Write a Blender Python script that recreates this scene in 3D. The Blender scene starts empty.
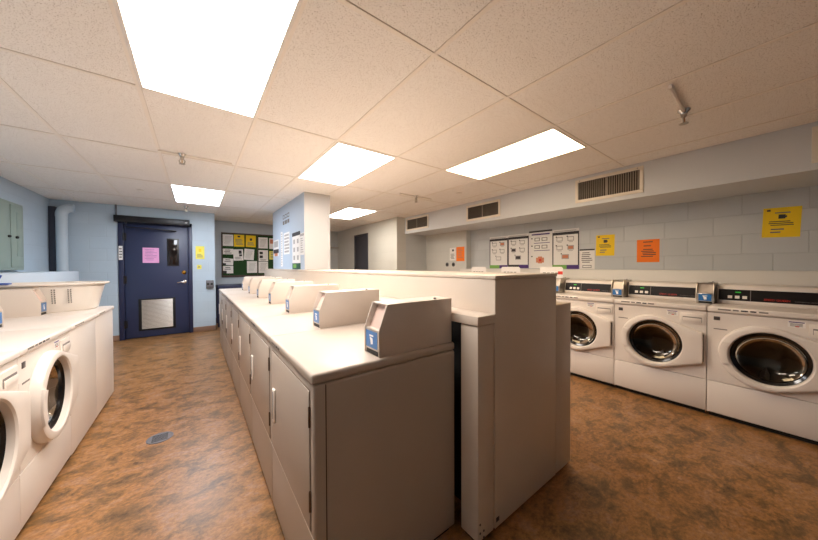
import bpy, bmesh, math, random
from math import pi, sin, cos, radians as R
from mathutils import Vector, Matrix
random.seed(7)
C = bpy.context.scene.collection
sc = bpy.context.scene

# ------------------------------------------------------------------ helpers
def lin(c):
    return tuple(((v/255)/12.92 if v/255 <= .04045 else ((v/255+.055)/1.055)**2.4) for v in c)

def mat(name, rgb, rough=.5, metal=0.0, spec=.5, coat=0.0, noise=0.0, nscale=6.0, bump=0.0, bscale=60.0,
        emit=None, estr=0.0, trans=0.0, alpha=1.0):
    m = bpy.data.materials.new(name); m.use_nodes = True
    nt = m.node_tree; b = nt.nodes['Principled BSDF']
    c = (*lin(rgb), 1)
    b.inputs['Base Color'].default_value = c
    b.inputs['Roughness'].default_value = rough
    b.inputs['Metallic'].default_value = metal
    b.inputs['Specular IOR Level'].default_value = spec
    b.inputs['Coat Weight'].default_value = coat
    b.inputs['Transmission Weight'].default_value = trans
    if emit:
        b.inputs['Emission Color'].default_value = (*lin(emit), 1)
        b.inputs['Emission Strength'].default_value = estr
    tc = nt.nodes.new('ShaderNodeTexCoord')
    if noise:
        n = nt.nodes.new('ShaderNodeTexNoise'); n.inputs['Scale'].default_value = nscale; n.inputs['Detail'].default_value = 4
        nt.links.new(tc.outputs['Object'], n.inputs['Vector'])
        mx = nt.nodes.new('ShaderNodeMix'); mx.data_type = 'RGBA'
        lo = tuple(v*(1-noise) for v in c[:3]); hi = tuple(min(1, v*(1+noise)) for v in c[:3])
        mx.inputs[6].default_value = (*lo, 1); mx.inputs[7].default_value = (*hi, 1)
        nt.links.new(n.outputs['Fac'], mx.inputs[0]); nt.links.new(mx.outputs[2], b.inputs['Base Color'])
    if bump:
        n2 = nt.nodes.new('ShaderNodeTexNoise'); n2.inputs['Scale'].default_value = bscale
        nt.links.new(tc.outputs['Object'], n2.inputs['Vector'])
        bp = nt.nodes.new('ShaderNodeBump'); bp.inputs['Strength'].default_value = bump; bp.inputs['Distance'].default_value = .003
        nt.links.new(n2.outputs['Fac'], bp.inputs['Height']); nt.links.new(bp.outputs['Normal'], b.inputs['Normal'])
    return m

class G:
    """collects shapes and links them as ONE mesh object"""
    def __init__(s): s.bm = bmesh.new(); s.mats = []
    def mi(s, m):
        if m not in s.mats: s.mats.append(m)
        return s.mats.index(m)
    def _add(s, t, m):
        i = s.mi(m)
        for f in t.faces: f.material_index = i
        me = bpy.data.meshes.new('tmp'); t.to_mesh(me); t.free(); s.bm.from_mesh(me); bpy.data.meshes.remove(me)
    def box(s, x0, x1, y0, y1, z0, z1, m, bev=0, seg=2):
        t = bmesh.new(); bmesh.ops.create_cube(t, size=1)
        for v in t.verts:
            v.co = Vector((x0+(v.co.x+.5)*(x1-x0), y0+(v.co.y+.5)*(y1-y0), z0+(v.co.z+.5)*(z1-z0)))
        if bev: bmesh.ops.bevel(t, geom=list(t.edges), offset=bev, segments=seg, profile=.5, affect='EDGES')
        s._add(t, m); return s
    def prism(s, pts, axis, a, b, m, bev=0, seg=2):
        """pts: 2D outline; axis x -> (y,z) outline, y -> (x,z), z -> (x,y)"""
        t = bmesh.new()
        f = {'x': lambda p, q: (q, p[0], p[1]), 'y': lambda p, q: (p[0], q, p[1]), 'z': lambda p, q: (p[0], p[1], q)}[axis]
        A = [t.verts.new(f(p, a)) for p in pts]; B = [t.verts.new(f(p, b)) for p in pts]
        t.faces.new(A); t.faces.new(B[::-1]); n = len(pts)
        for i in range(n): t.faces.new((A[i], B[i], B[(i+1) % n], A[(i+1) % n]))
        bmesh.ops.recalc_face_normals(t, faces=list(t.faces))
        if bev: bmesh.ops.bevel(t, geom=list(t.edges), offset=bev, segments=seg, profile=.5, affect='EDGES')
        s._add(t, m); return s
    def loft(s, loops, m, cap0=False, cap1=False):
        t = bmesh.new(); L = [[t.verts.new(p) for p in l] for l in loops]; n = len(L[0])
        for a, b in zip(L, L[1:]):
            for i in range(n):
                j = (i+1) % n; t.faces.new((a[i], a[j], b[j], b[i]))
        if cap0: t.faces.new(L[0][::-1])
        if cap1: t.faces.new(L[-1])
        s._add(t, m); return s
    def lathe(s, prof, m, c=(0, 0, 0), axis='z', n=32):
        f = {'z': lambda r, h, a: (c[0]+r*cos(a), c[1]+r*sin(a), c[2]+h),
             'y': lambda r, h, a: (c[0]+r*cos(a), c[1]-h, c[2]+r*sin(a)),
             'x': lambda r, h, a: (c[0]+h, c[1]+r*cos(a), c[2]+r*sin(a))}[axis]
        return s.loft([[f(max(r, 1e-5), h, 2*pi*i/n) for i in range(n)] for r, h in prof], m, True, True)
    def cyl(s, c, r, h, m, axis='z', n=24): return s.lathe([(r, 0), (r, h)], m, c, axis, n)
    def tube(s, path, r, m, n=12):
        P = [Vector(p) for p in path]; loops = []
        up = None
        for i, p in enumerate(P):
            d = (P[min(i+1, len(P)-1)]-P[max(i-1, 0)]).normalized()
            if up is None:
                up = Vector((0, 0, 1)) if abs(d.z) < .9 else Vector((0, 1, 0))
            u = d.cross(up).normalized(); w = u.cross(d).normalized(); up = w
            loops.append([p+u*(r*cos(2*pi*k/n))+w*(r*sin(2*pi*k/n)) for k in range(n)])
        return s.loft(loops, m, True, True)
    def ring_tube(s, pts, r, m, n=8):     # closed path
        P = [Vector(p) for p in pts]; N = len(P); loops = []
        for i, p in enumerate(P):
            d = (P[(i+1) % N]-P[i-1]).normalized(); u = d.cross(Vector((0, 0, 1))).normalized(); w = u.cross(d)
            loops.append([p+u*(r*cos(2*pi*k/n))+w*(r*sin(2*pi*k/n)) for k in range(n)])
        return s.loft(loops+[loops[0]], m)
    def build(s, name, parent=None, loc=None, rz=0, smooth=35):
        bmesh.ops.recalc_face_normals(s.bm, faces=list(s.bm.faces))
        me = bpy.data.meshes.new(name); s.bm.to_mesh(me); s.bm.free()
        for m in s.mats: me.materials.append(m)
        for p in me.polygons: p.use_smooth = True
        me.set_sharp_from_angle(angle=R(smooth))
        o = bpy.data.objects.new(name, me); C.objects.link(o)
        if parent: o.parent = parent
        if loc: o.location = loc
        o.rotation_euler = (0, 0, rz)
        return o

def tag(o, label, cat, group=None):
    o['label'] = label; o['category'] = cat
    if group: o['group'] = group
    return o
def thing(name, label, cat, loc=(0, 0, 0), rz=0, group=None):
    o = bpy.data.objects.new(name, None); C.objects.link(o); o.empty_display_size = .1
    o.location = loc; o.rotation_euler = (0, 0, rz)
    return tag(o, label, cat, group)
def struct(o): o['kind'] = 'structure'; return o
def dup(root, loc, rz, label, group=None):
    r = root.copy(); C.objects.link(r); r.location = loc; r.rotation_euler = (0, 0, rz); r['label'] = label
    if group: r['group'] = group
    for ch in list(root.children):
        c = ch.copy(); C.objects.link(c); c.parent = r
        for g in ch.children:
            d = g.copy(); C.objects.link(d); d.parent = c
    return r
def text_mesh(name, txt, size, m, parent, loc, depth=.0006):
    cu = bpy.data.curves.new(name, 'FONT'); cu.body = txt; cu.size = size; cu.extrude = depth; cu.resolution_u = 2
    t = bpy.data.objects.new(name, cu); C.objects.link(t)
    dg = bpy.context.evaluated_depsgraph_get()
    me = bpy.data.meshes.new_from_object(t.evaluated_get(dg)); bpy.data.objects.remove(t)
    me.materials.clear(); me.materials.append(m)
    o = bpy.data.objects.new(name, me); C.objects.link(o); o.parent = parent
    o.location = loc; o.rotation_euler = (pi/2, 0, 0)
    return o

# ------------------------------------------------------------------ materials
ENAMEL = mat('white_enamel', (226, 217, 209), .34, noise=.02, coat=.08)
COINB = mat('cream_coin_box_paint', (214, 202, 191), .36, noise=.02, coat=.08)
CREAM = mat('cream_enamel', (187, 174, 162), .42, spec=.3, noise=.025, coat=.05)
PANEL = mat('cream_sheet_metal', (218, 203, 187), .32, noise=.03)
PLAST = mat('white_plastic', (238, 231, 222), .35, noise=.01)
DARK = mat('black_rubber_and_shade', (18, 16, 15), .6, noise=.1)
GAP = mat('seam_shadow_gap', (60, 48, 40), .8, noise=.05)
GAPL = mat('door_gap_brown', (120, 100, 84), .7, noise=.05)
BEZEL = mat('black_gloss_bezel', (14, 12, 12), .12, noise=.05)
STEEL = mat('brushed_steel', (190, 182, 172), .28, 1.0, noise=.05, nscale=20)
DRUM = mat('drum_steel', (128, 116, 100), .25, 1.0, noise=.35, nscale=14)
BLUE_LABEL = mat('blue_label', (45, 112, 178), .3, noise=.02)
WHITE_INK = mat('white_ink', (240, 240, 240), .5, noise=.01)
INK = mat('dark_ink', (52, 48, 50), .6, noise=.02)
FAINT = mat('faint_ink', (176, 170, 168), .6, noise=.02)
GREY_INK = mat('grey_ink', (120, 112, 108), .6, noise=.02)
RED_INK = mat('red_ink', (205, 45, 25), .45, noise=.02)
CONSOLE = mat('console_black', (22, 16, 14), .4, spec=.2, noise=.05)
LED = mat('green_led_digits', (40, 160, 40), .4, emit=(70, 255, 80), estr=.12)
PINKSTEEL = mat('coin_slot_steel', (226, 198, 186), .3, .15, noise=.03)
HINGE = mat('bronze_hinge', (96, 74, 58), .4, .3, noise=.05)
BADGE = mat('badge_grey', (70, 64, 64), .35, noise=.03)
PAPER = mat('white_paper', (236, 232, 228), .7, noise=.015)
YELLOW = mat('yellow_paper', (245, 205, 15), .65, noise=.02)
ORANGE = mat('orange_paper', (250, 125, 15), .65, noise=.02)
PINK = mat('pink_paper', (232, 165, 212), .65, noise=.02)
PALEYEL = mat('pale_yellow_paper', (238, 226, 95), .65, noise=.02)
PURPLE = mat('purple_ink', (78, 48, 120), .6, noise=.02)
GREEN = mat('green_ink', (120, 170, 80), .6, noise=.02)
DKGREEN = mat('dark_green_ink', (30, 80, 60), .6, noise=.02)
PEACH = mat('peach_ink', (205, 130, 95), .6, noise=.02)
NAVY = mat('navy_door_paint', (44, 53, 84), .38, noise=.03)
NAVYF = mat('navy_frame_paint', (36, 43, 74), .4, noise=.03)
BLACKM = mat('black_painted_metal', (20, 18, 22), .4, noise=.05)
BRASS = mat('brass', (190, 140, 60), .25, 1.0, noise=.05)
CHROME = mat('chrome', (210, 205, 200), .15, 1.0, noise=.02)
DGLASS = mat('dark_window_glass', (32, 24, 22), .08, noise=.05)
GREYBOX = mat('grey_box', (110, 108, 112), .45, .3, noise=.03)
GREENP = mat('grey_green_panel_paint', (142, 158, 148), .45, noise=.03)
PIPE = mat('blue_white_pipe_paint', (190, 205, 216), .45, noise=.03)
DKGREY = mat('dark_grey_upright', (62, 66, 80), .5, noise=.05)
TUB = mat('cream_tub_plastic', (236, 229, 220), .35, noise=.01)
BLUEPL = mat('blue_plastic', (25, 80, 170), .35, noise=.02)
FRAMEB = mat('brown_board_frame', (74, 52, 40), .5, noise=.15, nscale=20)
FELT = mat('dark_green_felt', (34, 66, 30), .95, noise=.15, nscale=80)
BASEB = mat('brown_vinyl_baseboard', (140, 108, 88), .5, noise=.06)
SLATE = mat('dark_slate_door', (62, 62, 70), .45, noise=.05)
GRILLE = mat('vent_louvre_dark', (160, 148, 134), .5, .3, noise=.1)
VOID = mat('vent_inside', (58, 50, 44), .9, noise=.1)
VFRAME = mat('vent_frame_paint', (226, 216, 200), .45, noise=.02)
LAMPF = mat('lamp_frame_paint', (240, 236, 230), .45, noise=.01)
DIFF = {}
def diffuser(name, rgb, s):
    m = mat(name, (250, 250, 250), .4, emit=rgb, estr=s); return m

def wall_mat(name, rgb, axis, rough=.5, bstr=.35, joint=.93, offs=0.0):
    """painted concrete block: courses 0.2 m high, blocks 0.4 m long"""
    m = mat(name, rgb, rough); nt = m.node_tree; b = nt.nodes['Principled BSDF']; N = nt.nodes.new; Lk = nt.links.new
    g = N('ShaderNodeNewGeometry'); sp = N('ShaderNodeSeparateXYZ'); cb = N('ShaderNodeCombineXYZ')
    Lk(g.outputs['Position'], sp.inputs[0]); Lk(sp.outputs[axis], cb.inputs['X']); Lk(sp.outputs['Z'], cb.inputs['Y'])
    mp = N('ShaderNodeMapping'); mp.inputs['Location'].default_value = (offs, 0.02, 0); Lk(cb.outputs[0], mp.inputs[0])
    br = N('ShaderNodeTexBrick'); br.inputs['Scale'].default_value = 1; br.inputs['Mortar Size'].default_value = .005
    br.inputs['Mortar Smooth'].default_value = .6; br.inputs['Brick Width'].default_value = .4; br.inputs['Row Height'].default_value = .2
    c = lin(rgb)
    br.inputs['Color1'].default_value = (*c, 1); br.inputs['Color2'].default_value = (*[v*.965 for v in c], 1)
    br.inputs['Mortar'].default_value = (*[v*joint for v in c], 1)
    Lk(mp.outputs[0], br.inputs['Vector'])
    n = N('ShaderNodeTexNoise'); n.inputs['Scale'].default_value = 2.2; n.inputs['Detail'].default_value = 5; Lk(g.outputs['Position'], n.inputs['Vector'])
    mr = N('ShaderNodeMapRange'); mr.inputs['To Min'].default_value = .93; mr.inputs['To Max'].default_value = 1.05; Lk(n.outputs['Fac'], mr.inputs['Value'])
    mx = N('ShaderNodeMix'); mx.data_type = 'RGBA'; mx.blend_type = 'MULTIPLY'; mx.inputs[0].default_value = 1
    Lk(br.outputs['Color'], mx.inputs[6]); Lk(mr.outputs[0], mx.inputs[7]); Lk(mx.outputs[2], b.inputs['Base Color'])
    n2 = N('ShaderNodeTexNoise'); n2.inputs['Scale'].default_value = 90; Lk(g.outputs['Position'], n2.inputs['Vector'])
    a = N('ShaderNodeMath'); a.operation = 'MULTIPLY_ADD'; a.inputs[1].default_value = -1.0
    ms = N('ShaderNodeMath'); ms.operation = 'MULTIPLY'; ms.inputs[1].default_value = .12; Lk(n2.outputs['Fac'], ms.inputs[0])
    Lk(br.outputs['Fac'], a.inputs[0]); Lk(ms.outputs[0], a.inputs[2])
    bp = N('ShaderNodeBump'); bp.inputs['Strength'].default_value = bstr; bp.inputs['Distance'].default_value = .006
    Lk(a.outputs[0], bp.inputs['Height']); Lk(bp.outputs[0], b.inputs['Normal'])
    return m

BLUE_C = (186, 203, 216); GREY_C = (196, 198, 198)
W_LEFT = wall_mat('wall_paint_left', BLUE_C, 'Y', offs=.1)
W_BACK = wall_mat('wall_paint_back', BLUE_C, 'X')
W_CORK = wall_mat('wall_paint_cork', (186, 196, 206), 'X')
W_RIGHT = wall_mat('wall_paint_right', GREY_C, 'Y', bstr=.6, joint=.9, offs=-.288)
W_GREYX = wall_mat('wall_paint_grey_x', (196, 200, 200), 'X')
W_GREYY = wall_mat('wall_paint_grey_y', (206, 205, 198), 'Y')
W_PIERB = mat('pier_paint_blue', (184, 198, 214), .5, noise=.03, nscale=2)
W_PIERG = mat('pier_grey', (184, 182, 180), .5, noise=.03, nscale=2)  # greyer tone for every pier face but the left one
SOFFIT = mat('soffit_paint', (206, 208, 210), .55, noise=.03, nscale=2, bump=.1)
LEDGE = mat('ledge_paint', (216, 212, 204), .5, noise=.03, nscale=2)
LEDGEB = mat('ledge_paint_blue', (206, 218, 228), .5, noise=.03, nscale=2)

def ceiling_mat():
    m = mat('ceiling_tile', (240, 230, 218), .9); nt = m.node_tree; b = nt.nodes['Principled BSDF']; N = nt.nodes.new; Lk = nt.links.new
    g = N('ShaderNodeNewGeometry')
    vo = N('ShaderNodeTexNoise'); vo.inputs['Scale'].default_value = 210; vo.inputs['Detail'].default_value = 3; vo.inputs['Roughness'].default_value = .7
    Lk(g.outputs['Position'], vo.inputs['Vector'])
    rp = N('ShaderNodeValToRGB'); rp.color_ramp.elements[0].position = .345; rp.color_ramp.elements[1].position = .42
    rp.color_ramp.elements[0].color = (*lin((150, 134, 118)), 1); rp.color_ramp.elements[1].color = (*lin((253, 249, 244)), 1)
    Lk(vo.outputs['Fac'], rp.inputs[0])
    n = N('ShaderNodeTexNoise'); n.inputs['Scale'].default_value = .9; n.inputs['Detail'].default_value = 3; Lk(g.outputs['Position'], n.inputs['Vector'])
    mr = N('ShaderNodeMapRange'); mr.inputs['To Min'].default_value = .95; mr.inputs['To Max'].default_value = 1.03; Lk(n.outputs['Fac'], mr.inputs['Value'])
    mx = N('ShaderNodeMix'); mx.data_type = 'RGBA'; mx.blend_type = 'MULTIPLY'; mx.inputs[0].default_value = 1
    Lk(rp.outputs[0], mx.inputs[6]); Lk(mr.outputs[0], mx.inputs[7]); Lk(mx.outputs[2], b.inputs['Base Color'])
    bp = N('ShaderNodeBump'); bp.inputs['Strength'].default_value = .3; bp.inputs['Distance'].default_value = .004
    Lk(vo.outputs['Fac'], bp.inputs['Height']); Lk(bp.outputs[0], b.inputs['Normal'])
    return m
CEIL = ceiling_mat()
TBAR = mat('ceiling_grid_paint', (248, 241, 232), .5, noise=.02)
TGAP = mat('ceiling_tile_edge', (176, 156, 138), .9, noise=.05)

def floor_mat():
    m = mat('mottled_vinyl', (140, 95, 65), .34, spec=.4); nt = m.node_tree; b = nt.nodes['Principled BSDF']; N = nt.nodes.new; Lk = nt.links.new
    g = N('ShaderNodeNewGeometry'); mp = N('ShaderNodeMapping'); mp.inputs['Scale'].default_value = (1.7, 2.3, 1); mp.inputs['Rotation'].default_value = (0, 0, R(12))
    Lk(g.outputs['Position'], mp.inputs[0])
    n1 = N('ShaderNodeTexNoise'); n1.inputs['Scale'].default_value = 3.2; n1.inputs['Detail'].default_value = 12; n1.inputs['Roughness'].default_value = .76; n1.inputs['Distortion'].default_value = .35
    n2 = N('ShaderNodeTexNoise'); n2.inputs['Scale'].default_value = 22; n2.inputs['Detail'].default_value = 9; n2.inputs['Roughness'].default_value = .7
    Lk(mp.outputs[0], n1.inputs['Vector']); Lk(mp.outputs[0], n2.inputs['Vector'])
    r1 = N('ShaderNodeValToRGB'); e = r1.color_ramp.elements
    e[0].position = .30; e[0].color = (*lin((80, 60, 36)), 1); e[1].position = .72; e[1].color = (*lin((208, 156, 98)), 1)
    x = e.new(.43); x.color = (*lin((126, 94, 58)), 1); x = e.new(.53); x.color = (*lin((168, 120, 70)), 1); x = e.new(.62); x.color = (*lin((166, 128, 98)), 1)
    Lk(n1.outputs['Fac'], r1.inputs[0])
    r2 = N('ShaderNodeValToRGB'); e = r2.color_ramp.elements
    e[0].position = .36; e[0].color = (.52, .52, .53, 1); e[1].position = .62; e[1].color = (1.1, 1.08, 1.05, 1)
    Lk(n2.outputs['Fac'], r2.inputs[0])
    mx = N('ShaderNodeMix'); mx.data_type = 'RGBA'; mx.blend_type = 'MULTIPLY'; mx.inputs[0].default_value = .85
    Lk(r1.outputs[0], mx.inputs[6]); Lk(r2.outputs[0], mx.inputs[7]); Lk(mx.outputs[2], b.inputs['Base Color'])
    mr = N('ShaderNodeMapRange'); mr.inputs['To Min'].default_value = .26; mr.inputs['To Max'].default_value = .45; Lk(n2.outputs['Fac'], mr.inputs['Value'])
    Lk(mr.outputs[0], b.inputs['Roughness'])
    bp = N('ShaderNodeBump'); bp.inputs['Strength'].default_value = .12; bp.inputs['Distance'].default_value = .003
    Lk(n2.outputs['Fac'], bp.inputs['Height']); Lk(bp.outputs[0], b.inputs['Normal'])
    return m
FLOOR = floor_mat()

def glass_mat():
    m = bpy.data.materials.new('tinted_door_glass'); m.use_nodes = True; nt = m.node_tree; nt.nodes.clear(); N = nt.nodes.new
    o = N('ShaderNodeOutputMaterial'); t = N('ShaderNodeBsdfTransparent'); t.inputs[0].default_value = (.34, .30, .26, 1)
    gl = N('ShaderNodeBsdfGlossy'); gl.inputs['Roughness'].default_value = .04; gl.inputs[0].default_value = (.5, .46, .4, 1)
    fr = N('ShaderNodeFresnel'); fr.inputs['IOR'].default_value = 1.7; mx = N('ShaderNodeMixShader')
    nt.links.new(fr.outputs[0], mx.inputs[0]); nt.links.new(t.outputs[0], mx.inputs[1]); nt.links.new(gl.outputs[0], mx.inputs[2]); nt.links.new(mx.outputs[0], o.inputs[0])
    return m
GLASS = glass_mat()

# ------------------------------------------------------------------ the room
CZ = 2.337; XL = -1.81; XR = 4.47; YB = 6.92; YF = -3.6
struct(G().box(XL-.2, 4.8, YF-.2, 8.6, -.1, 0, FLOOR).build('floor'))
struct(G().box(XL-.2, 4.8, YF-.2, 8.6, CZ, CZ+.1, CEIL).build('ceiling'))
g = G()
x0g, y0g, px, py = .360, 1.083, .617, 1.227
xs = [x0g+px*k for k in range(-3, 6)]; ys = [y0g+py*k for k in range(-2, 7)]
for x in xs:
    g.box(x-.0118, x+.0118, YF, 8.3, CZ-.0012, CZ+.01, TGAP); g.box(x-.011, x+.011, YF, 8.3, CZ-.004, CZ+.01, TBAR)
for y in ys:
    g.box(XL, 3.72, y-.0128, y+.014, CZ-.0013, CZ+.01, TGAP); g.box(XL, 3.72, y-.011, y+.011, CZ-.0042, CZ+.01, TBAR)
struct(g.build('trim_1'))
struct(G().box(XL-.2, XL, YF-.2, YB+.2, 0, CZ, W_LEFT).build('wall_left'))
g = G()                                   # wall with the blue door, opening left out
g.box(XL, -1.06, YB, YB+.2, 0, CZ, W_BACK).box(-.05, .317, YB, YB+.2, 0, CZ, W_BACK).box(-1.06, -.05, YB, YB+.2, 2.10, CZ, W_BACK)
struct(g.build('wall_back'))
struct(G().box(.15, .317, YB+.2, 8.1, 0, CZ, W_LEFT).build('wall_passage'))
struct(G().box(.317, 1.75, 7.9, 8.1, 0, CZ, W_CORK).build('wall_board'))
struct(G().box(1.75, 3.55, 8.35, 8.55, 0, CZ, W_GREYX).build('wall_far'))
g = G().box(3.52, 3.72, 7.2, 8.35, 0, CZ, W_GREYY).box(3.52, 3.72, 5.75, 6.42, 0, CZ, W_GREYY).box(3.52, 3.72, 6.42, 7.2, 2.12, CZ, W_GREYY)
struct(g.build('wall_recess'))
struct(G().box(3.50, 3.74, 5.10, 5.75, 0, CZ, W_GREYY).build('trim_2'))
struct(G().box(3.74, 4.45, 5.10, 5.30, 0, CZ, W_GREYX).build('wall_alcove'))
struct(G().box(4.34, 4.6, 3.87, 5.10, 0, CZ, W_GREYY).build('wall_nook'))
struct(G().box(XR, XR+.2, YF, 3.87, 0, CZ, W_RIGHT).build('wall_right'))
struct(G().box(XL-.2, XR+.2, YF-.2, YF, 0, CZ, W_BACK).build('wall_front'))
struct(G().box(3.72, XR, YF, 3.87, 1.98, CZ, SOFFIT).box(3.72, 4.34, 3.87, 5.10, 1.98, CZ, SOFFIT).build('trim_3'))      # soffit
struct(G().box(4.15, XR, YF, 3.87, 0, 1.213, LEDGE, .004).build('trim_4'))       # pipe ledge behind the right row
struct(G().box(XL, -1.40, YF, 6.39, 0, 1.213, LEDGEB, .004).build('trim_5'))     # pipe ledge behind the left row
g = G().box(1.25, 1.63, 4.15, 6.2, 1.226, CZ, W_PIERG); o = g.build('wall_pier')
o.data.materials.append(W_PIERB)
for p in o.data.polygons:
    if p.normal.x < -.5: p.material_index = 1
struct(o)
struct(G().box(XL, -1.06, YB-.012, YB, 0, .095, BASEB, .003).box(-.05, .317, YB-.012, YB, 0, .095, BASEB, .003).build('baseboard_back'))
struct(G().box(.317, 1.7, 7.888, 7.9, 0, .095, BASEB, .003).build('baseboard_board'))

# blue door ---------------------------------------------------------
d = struct(G().box(-.985, -.112, YB+.012, YB+.052, .012, 2.03, NAVY, .003).build('door_1'))
fr = G().box(-1.06, -.99, YB-.02, YB+.1, 0, 2.10, NAVYF, .004).box(-.107, -.045, YB-.02, YB+.1, 0, 2.10, NAVYF, .004).box(-1.06, -.045, YB-.02, YB+.1, 2.035, 2.10, NAVYF, .004).box(-1.06, -.05, YB+.06, YB+.12, 0, 2.1, DARK)
fr.build('door_frame', d)
gr = G().box(-.816, -.307, YB-.004, YB+.012, .13, .70, DARK, .003).build('grille_frame', d)
g = G()
for k in range(22):
    z = .162+k*.0236
    g.prism([(YB-.012, z), (YB-.004, z+.019), (YB-.001, z+.019), (YB-.009, z)], 'x', -.775, -.348, STEEL)
g.build('louvre', gr)
G().box(-.42, -.245, YB, YB+.012, 1.29, 1.80, BLACKM, .003).build('vision_frame', d)
G().box(-.395, -.27, YB-.004, YB+.004, 1.32, 1.775, DGLASS, .001).build('vision_pane', d)
G().lathe([(.036, 0), (.036, .006), (.028, .012), (.016, .02), (.012, .022)], BRASS, (-.176, YB+.012, 1.165), 'y').build('deadbolt', d)
h = G().lathe([(.030, 0), (.030, .008), (.012, .012), (.011, .045)], CHROME, (-.166, YB+.012, .99), 'y').build('lever_handle', d)
G().tube([(-.166, YB-.033, .99), (-.19, YB-.04, .988), (-.235, YB-.038, .982), (-.275, YB-.033, .975)], .010, CHROME).build('lever', h)
for z in (.20, .98, 1.73):
    G().cyl((-.99, YB-.012, z), .014, .14, BLACKM).box(-1.03, -.955, YB-.012, YB-.005, z+.005, z+.135, BLACKM).build('hinge', d)
t = tag(G().box(-1.095, -.08, YB-.115, YB-.021, 2.045, 2.155, BLACKM, .008).build('door_operator'), 'long black automatic opener box mounted above the blue door', 'door operator')
G().tube([(-.95, YB-.07, 2.045), (-.95, YB-.07, 1.965), (-.62, YB-.09, 1.952), (-.28, YB-.035, 1.94)], .011, BLACKM).build('closer_arm', t)
G().box(-.15, -.115, YB-.1155, YB-.114, 2.09, 2.105, WHITE_INK).build('badge', t)
tag(G().cyl((-1.075, YB-.03, 2.156), .013, CZ-2.157, GREYBOX).build('conduit'), 'short grey conduit rising from the black door opener to the ceiling', 'pipe')

# slate doorway on the recess wall ----------------------------------
d = struct(G().box(3.545, 3.585, 6.46, 7.16, .01, 2.08, SLATE, .003).build('door_2'))
G().box(3.512, 3.60, 6.42, 6.458, 0, 2.12, SLATE, .003).box(3.512, 3.60, 7.162, 7.2, 0, 2.12, SLATE, .003).box(3.512, 3.60, 6.42, 7.2, 2.083, 2.12, SLATE, .003).build('door_frame', d)
G().lathe([(.025, 0), (.012, .015), (.025, .045), (.0, .055)], CHROME, (3.545, 6.53, 1.0), 'x').build('knob', d).rotation_euler = (0, 0, 0)

# ------------------------------------------------------------------ ceiling fittings
def lamp(cx, y0, label, rgb, s, i):
    y1 = y0+py; t = thing('ceiling_light', label, 'ceiling light', (cx, (y0+y1)/2, CZ), 0, 'fluorescent ceiling panels')
    w, l = .286, py/2-.022
    g = G()
    for a, b in ((-1, 1), (1, 1)):
        g.box(min(a*w, a*(w+.018)), max(a*w, a*(w+.018)), -l-.012, l+.012, -.008, -.0005, LAMPF, .002)
    g.box(-w, w, -l-.012, -l, -.008, -.0005, LAMPF, .002).box(-w, w, l, l+.012, -.008, -.0005, LAMPF, .002)
    g.build('frame', t)
    G().box(-w, w, -l, l, -.006, -.001, diffuser('lamp_diffuser_%d' % i, rgb, s)).build('diffuser', t)
LS = 11.0
lamp(.0515, y0g, 'largest bright ceiling panel overhead above the aisle by the white washers', (255, 247, 239), LS, 1)
lamp(1.2855, y0g+py, 'bright ceiling panel above the cream divider in front of the pier', (255, 245, 234), LS, 2)
lamp(2.5195, y0g, 'long slanting ceiling panel nearest the air vents above the right aisle', (255, 228, 186), LS*.42, 3)
lamp(.0515, y0g+3*py, 'bright ceiling panel just in front of the blue door wall', (240, 246, 255), LS, 4)
lamp(2.5195, y0g+3*py, 'distant ceiling panel seen past the right side of the pier', (255, 244, 230), LS*.8, 5)

def sprinkler(x, y, label, rod):
    t = thing('sprinkler', label, 'sprinkler', (x, y, CZ), 0, 'ceiling sprinklers')
    G().lathe([(.035, -.001), (.034, -.006), (.020, -.022), (.018, -.03)], CHROME).build('escutcheon', t)
    g = G().lathe([(.016, -.03), (.016, -.045), (.011, -.052)], STEEL)
    g.tube([(.010, 0, -.05), (.022, 0, -.065), (.018, 0, -.082), (.004, 0, -.092)], .004, STEEL, 8).tube([(-.010, 0, -.05), (-.022, 0, -.065), (-.018, 0, -.082), (-.004, 0, -.092)], .004, STEEL, 8)
    g.cyl((0, 0, -.09), .0035, .04, BRASS, n=8); g.build('head', t)
    G().lathe([(.003, -.092), (.024, -.093), (.024, -.096), (.003, -.098)], STEEL).build('deflector', t)
    if rod: G().tube([(rod[0], rod[1], -.012), (rod[2], rod[3], -.012)], .011, TBAR, 8).build('pipe', t)
sprinkler(2.70, .44, 'nearest sprinkler hanging with a pale pipe above the right aisle', (-.44, -.01, -.02, 0))
sprinkler(-.09, 3.448, 'sprinkler between the overhead panel and the blue door', (-.17, 0, .40, 0))
sprinkler(2.70, 3.41, 'sprinkler beside the leftmost visible vents near the soffit', (-.3, 0, .3, 0))
sprinkler(-.12, 6.34, 'sprinkler right in front of the black door opener', None)
for x, y, l in ((-.60, 5.39, 'small round white cap in the ceiling left of the door panel'), (3.10, 2.90, 'small round white cap in the ceiling near the soffit')):
    tag(G().lathe([(.04, -.001), (.04, -.006), (.03, -.012), (.006, -.014)], PLAST, (x, y, CZ)).build('concealed_sprinkler'), l, 'sprinkler cover', 'round ceiling caps')

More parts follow.
